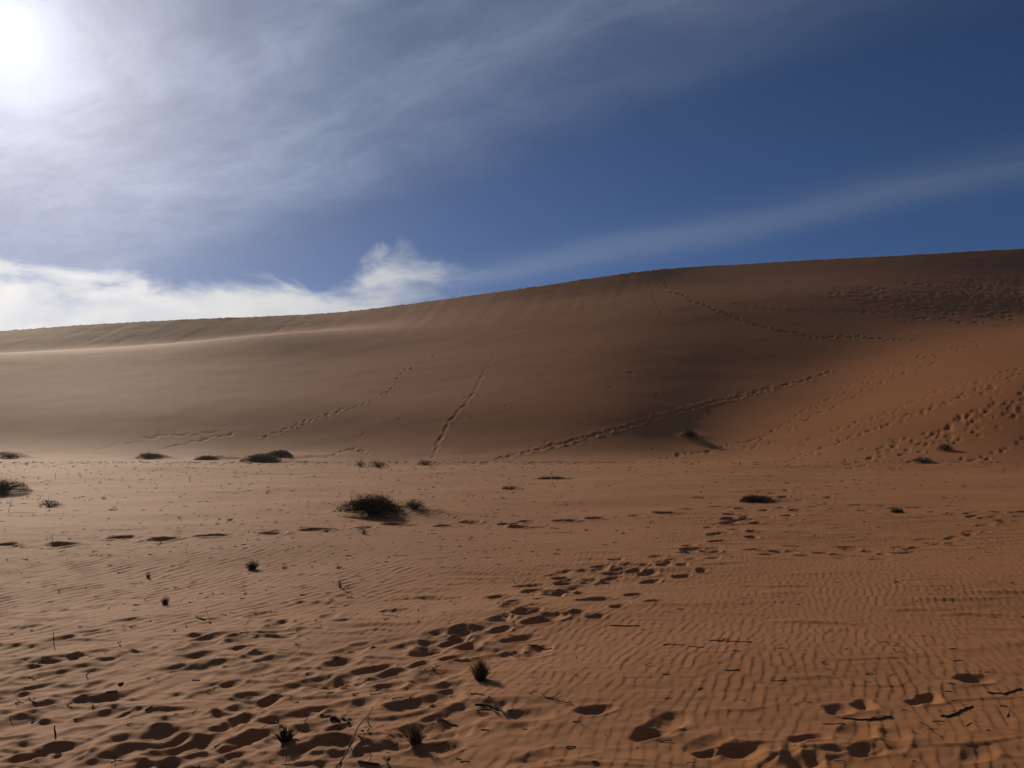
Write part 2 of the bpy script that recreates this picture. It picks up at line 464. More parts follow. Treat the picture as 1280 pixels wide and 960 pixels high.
# fresh deep prints in the lower right
prints([(1048, 888), (1078, 881, 1.1), (1012, 924, 1.05), (1160, 874, 1.05), (1150, 877, .8), (1219, 850, 1.15), (1205, 848, .8), (1083, 942, 1.0), (1010, 953, 1.1),
        (890, 941), (922, 940, 1.0), (746, 888, .95), (813, 918, 1.0), (556, 919, .6)],
       L=.23, W=.125, depth=.076, head=52, rim=.26)
for q in PR: pass
for k, (x, y, L, W, dp, hd, rim, heel) in enumerate(PR):
    dent(x, y, L, W, dp, hd, rim, 0.35, k * 3.7, heel)
# more steps along the same trail, trodden over one another
def along_path(poly, n, sp, **kw):
    seg = [math.hypot(b_[0] - a_[0], b_[1] - a_[1]) for a_, b_ in zip(poly[:-1], poly[1:])]
    tot = sum(seg)
    for k in range(n):
        f = rng.uniform(0, tot); i = 0
        while f > seg[i]: f -= seg[i]; i += 1
        f /= seg[i]
        px = poly[i][0] * (1 - f) + poly[i + 1][0] * f; py = poly[i][1] * (1 - f) + poly[i + 1][1] * f
        sc = max(.25, (py - 560) / 260.0)
        x, y = hit(px + rng.normal(0, sp * sc), py + rng.normal(0, sp * .35 * sc))
        dent(x, y, rng.uniform(.20, .34), rng.uniform(.11, .17), rng.uniform(.016, .040) * kw.get('d', 1), math.radians(rng.normal(kw.get('head', 42), 14)), .4, .5, k * 2.9)
along_path([(560, 815), (640, 770), (720, 730), (800, 712), (880, 690), (910, 655), (945, 632), (1000, 615), (1080, 604)], 54, 26, d=.95)
along_path([(180, 945), (300, 890), (420, 850), (560, 810)], 14, 40, d=.6)
along_path([(900, 692), (1040, 692), (1140, 685), (1230, 660), (1290, 648)], 22, 22, head=65, d=.7)
along_path([(930, 640), (1060, 636), (1180, 640), (1290, 642)], 30, 40, head=70, d=.8)
# small wind-cut ridges: gentle on the windward side, sharp and steep on the other
def ridge(x, y, L, h, head, bow, seed):
    rr = math.hypot(x, y); aa = math.atan2(x, y); ext = 1.5 * L; da = ext / rr
    j0, j1 = np.searchsorted(AZ, [aa - da, aa + da]); jm = min((j0 + j1) // 2, NC - 1)
    i0, i1 = np.searchsorted(R[:NF, jm], [rr - ext, rr + ext])
    if j1 <= j0 or i1 <= i0: return
    sl_ = (slice(i0, i1), slice(j0, j1))
    ux = X[sl_] - x; uy = Y[sl_] - y
    c, s_ = math.cos(head), math.sin(head)
    u = ux * c + uy * s_; v = -ux * s_ + uy * c
    v = v + bow * u * u / L + 0.012 * np.sin(u / L * 7 + seed) + 0.010 * f_lump(X[sl_] * 3, Y[sl_] * 3)
    win = np.exp(-np.abs(u / (L * .55)) ** 2.6)
    H[sl_] += h * win * np.where(v > 0, np.exp(-np.maximum(v, 0) / (L * .22)), np.exp(-(np.minimum(v, 0) / (h * 1.7)) ** 2))
for (x0, x1, y0, y1, n, hh) in ((-30, 520, 745, 965, 85, .011), (420, 1310, 845, 965, 22, .009), (640, 1300, 700, 850, 16, .005),
                                (860, 1310, 615, 700, 44, .010), (-30, 860, 625, 740, 40, .008)):
    for k in range(n):
        px = rng.uniform(x0, x1); py = y0 + (y1 - y0) * rng.uniform() ** .8
        x, y = hit(px, py)
        ridge(x, y, rng.uniform(.25, .75), hh * rng.uniform(.5, 1.25), rng.normal(.03, .16), rng.normal(0, .35), k * 1.7)
# vague, half filled older prints all over
for k in range(420):
    px = rng.uniform(-40, 1320); py = 620 + 340 * rng.uniform(0, 1) ** 0.8
    i, j = hit_index(px, py)
    if trample[i, j] < rng.uniform(0.3, 1.1): continue
    dent(X[i, j], Y[i, j], rng.uniform(.2, .4), rng.uniform(.1, .17), rng.uniform(.008, .020), math.radians(rng.normal(45, 20)), .4, .6, k * 1.9)

def trail(poly, spacing, L, W, depth, jx=0, jy=0, rim=.4, turn=0, keep=1.0):
    """prints along a photo polyline on the slopes; spacing and jitter in photo pixels"""
    out = []
    for (x0, y0), (x1, y1) in zip(poly[:-1], poly[1:]):
        n = max(1, int(math.hypot(x1 - x0, y1 - y0) / spacing))
        for k in range(n):
            f = (k + rng.uniform(-.15, .15)) / n
            out.append((x0 + (x1 - x0) * f, y0 + (y1 - y0) * f, x1 - x0, y1 - y0))
    for n, (x, y, ex, ey) in enumerate(out):
        if rng.uniform() > keep: continue
        a = hit(x, y); b = hit(x + ex * .1, y + ey * .1)
        hd = math.atan2(b[0] - a[0], b[1] - a[1] + 1e-6) + math.radians(turn)
        side_ = 1 if n % 2 else -1
        if jx or jy:
            xx, yy = hit(x + rng.normal(0, jx), y + rng.normal(0, jy))
        else:
            xx = a[0] + side_ * .13 * math.cos(hd); yy = a[1] - side_ * .13 * math.sin(hd)
        dent(xx, yy, L * .75 * rng.uniform(.85, 1.2), W * .72 * rng.uniform(.85, 1.2), depth * .36 * rng.uniform(.6, 1.3), hd, rim, .5, n * 2.3)

trail([(600, 580), (640, 570), (700, 556), (760, 540), (820, 523), (880, 507), (940, 492), (1000, 478), (1040, 466)], 4.5, .95, .36, .075, jx=.8, jy=.5, rim=.9)
trail([(540, 575), (548, 555), (562, 528), (590, 495), (598, 480), (615, 450)], 3.2, 1.1, .34, .034, jx=.8, jy=.6, rim=.7)
trail([(615, 450), (632, 422), (662, 395)], 3.2, 1.1, .34, .016, jx=.8, jy=.6, rim=.7)
trail([(330, 548), (400, 522), (450, 507), (490, 487), (500, 468), (548, 440)], 7, .55, .30, .10, jx=.6, jy=.8, rim=.7)
trail([(815, 338), (840, 365), (880, 382), (930, 402), (980, 415), (1015, 422), (1060, 422), (1110, 424), (1150, 426)], 7, .6, .4, .17, jx=.8, jy=.8, rim=.5)
trail([(808, 340), (815, 365), (828, 395)], 3, .7, .3, .06, jx=.5, rim=.5)
trail([(410, 572), (445, 560), (465, 572)], 5, .55, .35, .12, jx=.5, jy=.8)
trail([(105, 565), (190, 548), (280, 540)], 9, .6, .3, .08, jx=1.5, jy=1.5)
trail([(205, 562), (250, 551), (300, 543)], 8, .6, .3, .09, jx=1.5, jy=1.0)
trail([(920, 380), (1000, 390), (1090, 390)], 8, .6, .35, .10, jx=1, jy=1)
trail([(820, 576), (860, 568), (905, 560), (960, 545)], 7, .5, .35, .14, jx=1, jy=1)
trail([(930, 565), (1000, 520), (1080, 475), (1160, 445), (1230, 428)], 6, .46, .26, .11, jx=3, jy=2)
trail([(960, 560), (1030, 515), (1100, 480), (1180, 452)], 8, .46, .26, .11, jx=4, jy=2)
trail([(985, 562), (1080, 528), (1170, 492), (1280, 460)], 7, .46, .26, .11, jx=2, jy=2)
trail([(990, 575), (1080, 540), (1150, 515), (1220, 490), (1290, 462)], 5, .46, .27, .13, jx=3, jy=2.5)
trail([(1060, 582), (1140, 552), (1220, 522), (1290, 488)], 3.4, .46, .27, .16, jx=7, jy=5)
trail([(1130, 575), (1200, 545), (1290, 505)], 4.5, .46, .27, .14, jx=7, jy=5)
trail([(1210, 580), (1250, 565), (1290, 552)], 6, .46, .27, .13, jx=4, jy=2)
trail([(1080, 390), (1180, 400), (1290, 410)], 5, .6, .4, .12, jx=4, jy=2)
for k in range(420):                                        # the churned patch high on the right
    px = rng.uniform(1030, 1300); py = rng.uniform(345, 402)
    if py > 372 + (px - 1030) * .14 or py < 362 - (px - 1030) * .08: continue
    x, y = hit(px, py)
    dent(x, y, rng.uniform(.4, .9), rng.uniform(.3, .6), rng.uniform(.02, .05), rng.uniform(0, 3), .5, .6, k * 1.1)
for k in range(26):                                         # stray marks
    px = rng.uniform(0, 900); py = rng.uniform(455, 565)
    x, y = hit(px, py)
    dent(x, y, rng.uniform(.2, .5), rng.uniform(.15, .3), rng.uniform(.015, .035), rng.uniform(0, 3), .5, .4, k * 1.3)
# sand heaped round plants at the dune's toe
def heap(px, py, w, dep, h, sk=0.0):
    x, y = hit(px, py)
    ux = (X - x) / w; uy = (Y - y) / dep
    ux = np.where(ux > 0, ux / (1 + sk), ux)
    q = ux ** 2 + uy ** 2
    m = q < 9
    n = f_scal(X[m] * .35, Y[m] * .35) * .25 + f_scal(X[m], Y[m]) * .12
    H[m] += h * np.exp(-q[m] ** 1.3) * (1 + n)
heap(262, 574, .65, .8, .24, 1.6)
heap(330, 576, .9, 1.0, .13, 1.0)
heap(350, 571, .8, .9, .15, 1.2)
heap(185, 573, .8, .7, .22, .5)
heap(470, 640, .8, .6, .11, .9)
heap(8, 572, .7, .9, .22, .8)
heap(0, 616, .55, .5, .12, .8)
heap(944, 627, .55, .5, .08, .4)
heap(862, 546, .6, .6, .06, .6)

ZF = Z0 + H
def ground(x, y):
    a = math.atan2(x, y); rr = math.hypot(x, y)
    jf = float(np.interp(a, AZ, np.arange(NC))); j = min(int(jf), NC - 2); f = jf - j
    return float((1 - f) * np.interp(rr, R[:, j], ZF[:, j]) + f * np.interp(rr, R[:, j + 1], ZF[:, j + 1]))
def spot(px, py):
    d = ray(px, py)
    a = math.atan2(d[0], d[1]); hr = math.hypot(d[0], d[1])
    j = int(round(float(np.interp(a, AZ, np.arange(NC)))))
    zr = EYE + R[:NF, j] * d[2] / hr
    w = np.nonzero(ZF[8:NF, j] >= zr[8:])[0]
    i = (w[0] + 8) if len(w) else NF - 1
    return X[i, j], Y[i, j], ground(X[i, j], Y[i, j])

me = bpy.data.meshes.new('sand_ground')
nv = NR * NC
co = np.stack([X, Y, ZF], -1).reshape(-1, 3).astype(np.float32)
ii = np.arange(NR - 1)[:, None] * NC + np.arange(NC - 1)[None, :]
quads = np.stack([ii, ii + 1, ii + NC + 1, ii + NC], -1)[..., ::-1].reshape(-1, 4).astype(np.int32)
quads = quads[:, ::-1]
nq = len(quads)
me.vertices.add(nv); me.vertices.foreach_set('co', co.ravel())
me.loops.add(nq * 4); me.loops.foreach_set('vertex_index', quads.ravel())
me.polygons.add(nq)
me.polygons.foreach_set('loop_start', np.arange(0, nq * 4, 4, dtype=np.int32))
me.update(calc_edges=True)
me.shade_smooth()
sand = bpy.data.objects.new('sand_ground', me)
sand['kind'] = 'structure'
C.objects.link(sand)

# ------------------------------------------------------------------ materials
def material(name):
    m = bpy.data.materials.new(name); m.use_nodes = True
    nt = m.node_tree
    b = nt.nodes['Principled BSDF']
    return m, G(nt), b

m_sand, g, b = material('red_sand')
tcn = g.n('ShaderNodeTexCoord'); P = tcn.outputs['Object']
n1 = g.noise(P, 0.10, 4, 0.55)
n2 = g.noise(g.vm('MULTIPLY', P, (0.7, 2.4, 2.0)), 1.3, 6, 0.62, 0.6)
n3 = g.noise(P, 420, 2, 0.7)
n4 = g.noise(P, 26, 5, 0.65)
sp = g.n('ShaderNodeSeparateXYZ'); g.put(sp.inputs[0], P)
dune = g.mr(g.m('ADD', sp.outputs[2], g.m('MULTIPLY', n2, 1.2)), 0.5, 2.6)      # dune sand tinted redder: warm light put into the colour against cool skylight
base = g.mix(g.mr(n1, .35, .68), (0.385, 0.155, 0.053, 1), (0.425, 0.174, 0.061, 1))
base = g.mix(dune, base, (0.455, 0.164, 0.049, 1))
base = g.mix(g.m('MULTIPLY', g.mr(n2, .53, .74), .40), base, (0.255, 0.100, 0.042, 1))      # darker mineral grains in drawn-out patches
base = g.mix(g.m('MULTIPLY', g.mr(n4, .42, .70), .18), base, (0.32, 0.122, 0.044, 1))
base = g.mix(g.m('MULTIPLY', g.mr(n3, .55, .75), .45), base, (0.24, 0.095, 0.038, 1))
base = g.mix(g.m('MULTIPLY', g.mr(n3, .40, .28), .30), base, (0.58, 0.27, 0.11, 1))
g.put(b.inputs['Base Color'], base)
b.inputs['Roughness'].default_value = 0.83
b.inputs['Specular IOR Level'].default_value = 0.38
b.inputs['Specular Tint'].default_value = (1, .74, .48, 1)
bmp = g.n('ShaderNodeBump'); bmp.inputs['Strength'].default_value = 0.35; bmp.inputs['Distance'].default_value = 0.004
n5 = g.noise(g.vm('MULTIPLY', P, (1.0, 1.0, 2.5)), 5.5, 6, 0.68, 0.4)
g.put(bmp.inputs['Height'], g.m('ADD', g.m('ADD', g.m('MULTIPLY', n3, .35), g.m('MULTIPLY', n4, .8)), g.m('MULTIPLY', n5, 3.0)))
g.put(b.inputs['Normal'], bmp.outputs[0])
me.materials.append(m_sand)

def plain(name, c0, c1, scale, rough=.8, trans=0.0):
    m, g, b = material(name)
    tcn = g.n('ShaderNodeTexCoord')
    n = g.noise(tcn.outputs['Object'], scale, 5, .6)
    g.put(b.inputs['Base Color'], g.mix(g.mr(n, .35, .65), (*c0, 1), (*c1, 1)))
    b.inputs['Roughness'].default_value = rough
    b.inputs['Specular IOR Level'].default_value = 0.25
    if trans:
        tr = g.n('ShaderNodeBsdfTranslucent'); g.put(tr.inputs[0], (c1[0] * 1.6, c1[1] * 1.6, c1[2], 1))
        mx = g.n('ShaderNodeMixShader'); mx.inputs[0].default_value = trans
        g.t.links.new(b.outputs[0], mx.inputs[1]); g.t.links.new(tr.outputs[0], mx.inputs[2])
        out = [q for q in g.t.nodes if q.type == 'OUTPUT_MATERIAL'][0]
        g.t.links.new(mx.outputs[0], out.inputs[0])
    return m
M_bark = plain('dead_wood', (.075, .052, .038), (.15, .11, .08), 60, .85)
M_dark = plain('dark_wood', (.035, .025, .02), (.075, .055, .042), 60, .85)
M_pale = plain('bleached_wood', (.36, .28, .19), (.55, .44, .31), 60, .75)
M_leaf = plain('shrub_leaf', (.034, .027, .018), (.080, .062, .037), 12, .7, .12)
M_green = plain('green_blade', (.062, .052, .026), (.15, .115, .055), 20, .6, .35)
M_dry = plain('dry_blade', (.12, .095, .055), (.24, .19, .11), 20, .75, .25)

# ------------------------------------------------------------------ mesh helpers
class MB:
    def __init__(self): self.v = []; self.f = []
    def tube(self, pts, r0, r1, n=5):
        pts = [Vector(p) for p in pts]
        m = len(pts); base = len(self.v)
        for i, p in enumerate(pts):
            tdir = (pts[min(i + 1, m - 1)] - pts[max(i - 1, 0)])
            if tdir.length < 1e-9: tdir = Vector((0, 0, 1))
            tdir.normalize()
            a = tdir.cross(Vector((.31, .2, .93)))
            if a.length < 1e-3: a = tdir.cross(Vector((1, 0, 0)))
            a.normalize(); bb = tdir.cross(a)
            rr = r0 + (r1 - r0) * i / (m - 1)
            for k in range(n):
                w = 2 * math.pi * k / n
                self.v.append(p + a * (rr * math.cos(w)) + bb * (rr * math.sin(w)))
        for i in range(m - 1):
            for k in range(n):
                a0 = base + i * n + k; a1 = base + i * n + (k + 1) % n
                self.f.append((a0, a1, a1 + n, a0 + n))
        self.f.append(tuple(base + k for k in range(n))[::-1])
        self.f.append(tuple(base + (m - 1) * n + k for k in range(n)))
    def leaf(self, p, d, l, w, R_):
        d = Vector(d).normalized(); s = d.cross(Vector((R_.gauss(0, 1), R_.gauss(0, 1), R_.gauss(0, 1))))
        if s.length < 1e-4: s = Vector((1, 0, 0))
        s.normalize(); p = Vector(p); b0 = len(self.v)
        nrm = d.cross(s) * (w * .35)
        self.v += [p, p + d * l * .5 + s * w * .5 + nrm, p + d * l, p + d * l * .5 - s * w * .5 + nrm]
        self.f += [(b0, b0 + 1, b0 + 2, b0 + 3)]
    def blade(self, pts, w, R_):
        pts = [Vector(p) for p in pts]; b0 = len(self.v); m = len(pts)
        s = (pts[-1] - pts[0]).cross(Vector((R_.gauss(0, 1), R_.gauss(0, 1), .3)))
        if s.length < 1e-6: s = Vector((1, 0, 0))
        s.normalize()
        for i, p in enumerate(pts):
            k = w * (1 - .85 * i / (m - 1))
            self.v += [p - s * k * .5, p + s * k * .5]
        for i in range(m - 1):
            a0 = b0 + 2 * i; self.f.append((a0, a0 + 1, a0 + 3, a0 + 2))
    def build(self, name, mat, parent=None):
        me = bpy.data.meshes.new(name)
        me.from_pydata([tuple(q) for q in self.v], [], self.f); me.update()
        me.shade_smooth(); me.materials.append(mat)
        o = bpy.data.objects.new(name, me); C.objects.link(o)
        if parent: o.parent = parent
        return o

def tag(o, label, cat, group=None):
    o['label'] = label; o['category'] = cat
    if group: o['group'] = group
def empty(name, loc):
    o = bpy.data.objects.new(name, None); o.empty_display_size = .1
    o.location = loc; C.objects.link(o)
    return o
def px_m(px, py):
    x, y, z = spot(px, py)
    return math.sqrt(x * x + y * y) / F

def shrub(px, py, w, h, label, seed, n_br=60, leaves=2500, twigs=8, leafsize=.03, deep=None, mat=None, name='desert_shrub', tilt=0.0):
    """a low dome-shaped bush; w, h in photo pixels"""
    R_ = random.Random(seed)
    x, y, z = spot(px, py); s = px_m(px, py)
    rx, hz = w * s / 2, h * s; ry = deep * s / 2 if deep else rx * .75
    root = empty(name, (x, y, z - .01))
    def top(a, q):     # a point of the dome
        lump = 1 + .22 * math.sin(3 * a + seed) + .13 * math.sin(7 * a + seed * 2.1)
        return Vector((math.cos(a) * rx * q * lump, math.sin(a) * ry * q * lump, 0))
    br = MB(); lf = MB(); tws = []
    for k in range(n_br):
        a = R_.uniform(0, 2 * math.pi); q = R_.uniform(.15, 1) ** .6
        e = top(a, q); e.z = hz * max(.06, (1 - q ** 2.2) ** .6) * R_.uniform(.7, 1.0)
        st = Vector((R_.gauss(0, .1) * rx, R_.gauss(0, .1) * ry, -.02))
        mid = st.lerp(e, .5) + Vector((0, 0, hz * .18)) + Vector((R_.gauss(0, .05), R_.gauss(0, .05), 0)) * rx
        pts = [st, st.lerp(mid, .55) + Vector((0, 0, .04 * hz)), mid, mid.lerp(e, .6), e]
        br.tube(pts, .010 * max(rx, .25) ** .5 * 1.2, .002, 4)
        for u in range(3):
            b0 = mid.lerp(e, R_.uniform(0, .9)); e2 = b0 + Vector((R_.gauss(0, 1), R_.gauss(0, 1), abs(R_.gauss(.3, .5)))) * (.16 * rx)
            br.tube([b0, b0.lerp(e2, .5) + Vector((0, 0, .02 * rx)), e2], .003, .0012, 3)
    for k in range(leaves):
        a = R_.uniform(0, 2 * math.pi); q = R_.uniform(0, 1) ** .5
        zt = hz * max(.04, (1 - q ** 2.2) ** .6)
        clump = math.sin(a * 5 + q * 9 + seed) * math.sin(a * 3 - q * 13)
        if clump < -.45 and R_.random() < .7: continue
        p = top(a, q) + Vector((0, 0, zt * R_.uniform(.02, 1) ** .85))
        lf.leaf(p, (p.x / rx + R_.gauss(0, .5), p.y / ry + R_.gauss(0, .5), R_.gauss(.5, .5)), leafsize * R_.uniform(.6, 1.5), leafsize * R_.uniform(.22, .45), R_)
    for k in range(twigs):
        a = R_.uniform(0, 2 * math.pi); q = R_.uniform(.2, .95)
        p = top(a, q); p.z = hz * max(.1, (1 - q ** 2.2) ** .6) * .7
        l = hz * R_.uniform(.35, .75)
        e = p + Vector((R_.gauss(tilt, .35), R_.gauss(0, .35), 1)).normalized() * l
        tw = MB(); tws.append(tw)
        tw.tube([p, p.lerp(e, .5) + Vector((R_.gauss(0, .04) * l, 0, 0)), e], .004, .0015, 3)
        for u in range(4):
            b0 = p.lerp(e, R_.uniform(.3, 1)); e2 = b0 + Vector((R_.gauss(0, .8), R_.gauss(0, .8), R_.uniform(.2, 1))) * (l * .28)
            tw.tube([b0, e2], .0025, .001, 3)
            lf.leaf(e2, (e2 - b0), leafsize * .7, leafsize * .25, R_)
    br.build('branches', M_dark, root)
    if lf.f: lf.build('foliage', mat or M_leaf, root)
    for tw in tws: tw.build('bare_twig', M_bark, root)
    tag(root, label, 'shrub')
    return root

def tuft(px, py, w, h, label, seed, n=70, mat=None, dead=10, lean=0.0, name='grass_tuft', cat='grass tuft', wid=.004):
    R_ = random.Random(seed)
    x, y, z = spot(px, py); s = px_m(px, py)
    rw, hz = w * s / 2, h * s
    root = empty(name, (x, y, z - .004))
    bl = MB(); dd = MB()
    def one(mb, k, hh, ww):
        a = R_.uniform(0, 2 * math.pi); q = R_.uniform(.1, 1)
        st = Vector((math.cos(a), math.sin(a), 0)) * rw * .25 * q; st.z = -.01
        e = Vector((math.cos(a) * rw * q + lean * hz, math.sin(a) * rw * q, hh * R_.uniform(.45, 1) * (1.1 - .45 * q)))
        mid = st.lerp(e, .5) + Vector((0, 0, hh * .12))
        mb.blade([st, mid, st.lerp(e, .8) + Vector((0, 0, hh * .06)), e], ww * R_.uniform(.6, 1.4), R_)
    for k in range(n): one(bl, k, hz, wid)
    for k in range(dead): one(dd, k, hz * R_.uniform(.8, 1.6), wid * .7)
    bl.build('blades', mat or M_dry, root)
    if dd.f: dd.build('dead_stalks', M_dry, root)
    tag(root, label, cat)
    return root

def stick(pts, r0, r1, label, mat, seed, forks=(), name='dry_twig', lift=0.0, tip=None, crook=.12, group=None, up=None):
    """a twig laid on the sand along photo points; forks = other photo polylines joined to it"""
    R_ = random.Random(seed)
    def chain(pp, lift0=0.0, lift1=0.0, zfix=None):
        out = []
        W3 = [Vector(spot(*p)) for p in pp]
        n = len(W3)
        for i in range(n - 1):
            for k in range(4):
                f = k / 4
                p = W3[i].lerp(W3[i + 1], f)
                out.append(p)
        out.append(W3[-1])
        L = (out[-1] - out[0]).length
        for i, p in enumerate(out):
            f = i / (len(out) - 1)
            gz = ground(p.x, p.y)
            p.z = gz + r0 * .5 + lift0 + (lift1 - lift0) * f
            if 0 < i < len(out) - 1:
                p.x += R_.gauss(0, crook) * L * .12; p.y += R_.gauss(0, crook) * L * .12
        return out
    mb = MB()
    main = chain(pts, 0.0, lift)
    mb.tube(main, r0, r1, 6)
    for fk in forks:
        mb.tube(chain(fk, 0, lift), r0 * .7, r1 * .6, 5)
    c = main[0].copy()
    mb.v = [v - c for v in mb.v]
    if tip:
        root = empty(name, c)
        mb.build('stem', mat, root)
        t_ = MB(); dvec = (main[0] - main[1]).normalized()
        p0 = main[0] - c
        t_.tube([p0 - dvec * r0, p0 + dvec * r0 * 1.5, p0 + dvec * r0 * 3 + Vector((0, 0, r0))], r0 * 1.25, r0 * .8, 6)
        t_.build('broken_end', M_pale, root)
        o = root
    else:
        o = mb.build(name, mat); o.location = c
    tag(o, label, 'twig', group)
    return o

def upright(px, py, h, label, seed, lean=.3, branches=2, r=.004, mat=None, group=None):
    """a dead stalk standing in the sand; h in photo pixels"""
    R_ = random.Random(seed)
    x, y, z = spot(px, py); s = px_m(px, py); L = h * s
    mb = MB()
    e = Vector((lean * L, R_.gauss(0, .15) * L, L)); st = Vector((0, 0, -.02))
    pts = [st, st.lerp(e, .4) + Vector((R_.gauss(0, .05) * L, 0, 0)), st.lerp(e, .75) + Vector((R_.gauss(0, .05) * L, 0, 0)), e]
    mb.tube(pts, r, r * .5, 5)
    for k in range(branches):
        b0 = st.lerp(e, R_.uniform(.35, .9)); e2 = b0 + Vector((R_.gauss(0, .6), R_.gauss(0, .5), R_.uniform(.2, .8))) * (L * .45)
        mb.tube([b0, b0.lerp(e2, .5) + Vector((0, 0, .04 * L)), e2], r * .6, r * .3, 4)
    o = mb.build('dead_stalk', mat or M_dark); o.location = (x, y, z)
    tag(o, label, 'stalk', group)
    return o

# ------------------------------------------------------------------ shrubs
shrub(466, 641, 68, 21, 'large dark dome-shaped shrub with bare twigs sticking out on the open plain', 11, 190, 4600, 18, .034, deep=60)
shrub(518, 636, 30, 13, 'small wispy outlier bush hugging the sand beside the large dark shrub', 12, 40, 500, 4, .028, tilt=.6)
shrub(-2, 616, 56, 15, 'low rounded spiky shrub alone on smooth pale sand before the hummocks', 13, 110, 3800, 16, .036)
shrub(62, 634, 26, 9, 'sprawling dead bush with one arched bare stem on the pale sand', 14, 30, 260, 3, .03, tilt=-.3)
shrub(944, 627, 38, 8, 'flat dark shrub standing where the trampled trail spreads out', 15, 80, 1800, 10, .034)
shrub(862, 546, 18, 8, 'lone dark bush on the smooth shaded dune slope throwing a long shadow', 16, 60, 1200, 8, .06)
shrub(1182, 563, 14, 8, 'small dark bush amid dense footprints on the sunlit orange slope', 17, 40, 700, 4, .06)
shrub(1154, 579, 22, 6, 'grey flattened bush at the foot of the trampled lit slope', 18, 40, 600, 3, .05)
shrub(1122, 641, 12, 6, 'tiny dark clump isolated on bare sand below the sunlit trampled slope', 19, 30, 350, 3, .03)
shrub(185, 573, 30, 7, 'row of short dead stumps in a low clump at the dune toe', 20, 50, 300, 22, .06, deep=14)
shrub(258, 575, 24, 5, 'low wind-scoured mat of dead brush on the smaller sand hummock', 21, 60, 1100, 2, .07, deep=16)
shrub(328, 577, 38, 9, 'dark dead brush crowning the largest sand hummock at the dune toe', 22, 90, 3200, 3, .08, deep=30)
shrub(350, 571, 28, 7, 'dead brush strip on the higher shoulder of the largest hummock', 23, 60, 1800, 2, .08, deep=18)
shrub(450, 583, 12, 7, 'stubby upright dead brush next to the twiggy toe clump', 24, 25, 200, 8, .05)
shrub(473, 584, 24, 8, 'twiggy toe clump with scraggly stems below the crossing tracks', 25, 40, 400, 8, .05)
shrub(532, 581, 22, 6, 'low brush clump where the sliding track reaches the dune foot', 26, 40, 350, 5, .05)
shrub(638, 612, 26, 5, 'thin flat wisp of dry brush on rippled sand beyond the side trail', 27, 30, 260, 6, .035)
shrub(690, 599, 44, 3, 'long low mat of dead brush lying on sand near the dune foot', 28, 50, 700, 2, .04, deep=26)
shrub(12, 572, 18, 4, 'low dark mat of brush where the pale plain meets the dune', 29, 40, 500, 2, .06)

# ------------------------------------------------------------------ grass tufts
tuft(315, 712, 22, 13, 'dense dark cushion tuft, roundest of the tufts on the finely rippled sand', 31, 220, M_leaf, 20, wid=.005)
tuft(207, 756, 14, 13, 'small star-shaped dark tuft above the scalloped trampled sand', 32, 110, M_leaf, 10, wid=.004)
tuft(185, 723, 9, 9, 'tiny dark sprig with a sand tail on the rippled sand', 33, 50, M_leaf, 6)
tuft(426, 735, 8, 12, 'narrow pointed sprig with a stick trailing from its foot', 34, 40, M_dry, 8, lean=-.2)
tuft(600, 850, 34, 29, 'olive and straw coloured tuft casting a solid dark shadow beside the footprints', 35, 420, M_green, 50, wid=.0045)
tuft(520, 929, 34, 26, 'scruffy brown dead tuft beside a deep round pit in the sand', 36, 170, M_bark, 60, lean=-.1, wid=.004)
tuft(357, 926, 34, 17, 'squat dark withered clump next to a wide shallow footprint', 37, 120, M_dark, 24, wid=.007)
tuft(455, 668, 12, 9, 'little ragged tuft on the old side-to-side trail', 38, 60, M_leaf, 12)
tuft(287, 651, 14, 4, 'flat dark tuft just beyond the old side-to-side trail', 39, 70, M_leaf, 4)
tuft(140, 638, 18, 3, 'flat dark grass streak on smooth pale sand', 40, 80, M_leaf, 4)
tuft(355, 711, 10, 5, 'low dark sprig in a windblown ridge beside the cushion tuft', 41, 50, M_leaf, 6)
tuft(423, 711, 12, 6, 'small dark flattened sprig between two sand streaks', 42, 50, M_leaf, 8)
tuft(130, 624, 10, 5, 'thin dry sprig standing on the far pale sand', 43, 30, M_dry, 8)
tuft(33, 581, 12, 4, 'scrap of dead grass near the rim of the pale plain', 44, 40, M_leaf, 8)

# ------------------------------------------------------------------ twigs and stalks
stick([(418, 964), (440, 932), (467, 896)], .0045, .003, 'long straight pale stalk with side shoots lying across the sand', M_bark, 51,
      forks=([(448, 921), (452, 930), (446, 937)], [(440, 930), (434, 931), (431, 934)], [(461, 905), (459, 908), (462, 909)]), crook=.02, lift=.05, tip=True)
stick([(677, 867), (681, 873), (690, 875), (700, 879), (715, 882)], .0035, .003, 'Y-shaped forked thin dark twig on smooth sand', M_dark, 52,
      forks=([(684, 874), (693, 872), (702, 868)],), lift=.01)
stick([(594, 882), (606, 883), (614, 886), (622, 889)], .008, .005, 'gnarled thick broken stick with splayed dark ends', M_dark, 53,
      forks=([(613, 886), (620, 892), (626, 897)], [(620, 888), (630, 893), (637, 900)], [(616, 886), (623, 882), (623, 888)]), lift=.012)
stick([(641, 777), (642, 783), (648, 784)], .006, .005, 'small L-shaped dark twig standing in a footprint', M_dark, 54, lift=.0, crook=.03)
stick([(831, 806), (843, 806), (854, 807)], .0045, .004, 'short dark twig with a bright broken end on vertical ripples', M_bark, 55, tip=True)
stick([(860, 808), (869, 809), (880, 810)], .0035, .003, 'thin dark twig in line with the bright-ended twig', M_dark, 56)
stick([(888, 801), (905, 802), (922, 803), (940, 803)], .005, .0035, 'longest bright-ended twig on the rippled sand with a knobbly middle', M_bark, 57,
      forks=([(900, 802), (906, 799), (911, 801)],), tip=True)
stick([(906, 838), (914, 839), (925, 838)], .004, .003, 'short curved dark twig on ripples below the bright-ended twigs', M_dark, 58)
stick([(964, 851), (972, 852), (983, 851)], .003, .0025, 'faint thin twig half buried in ripples', M_bark, 59)
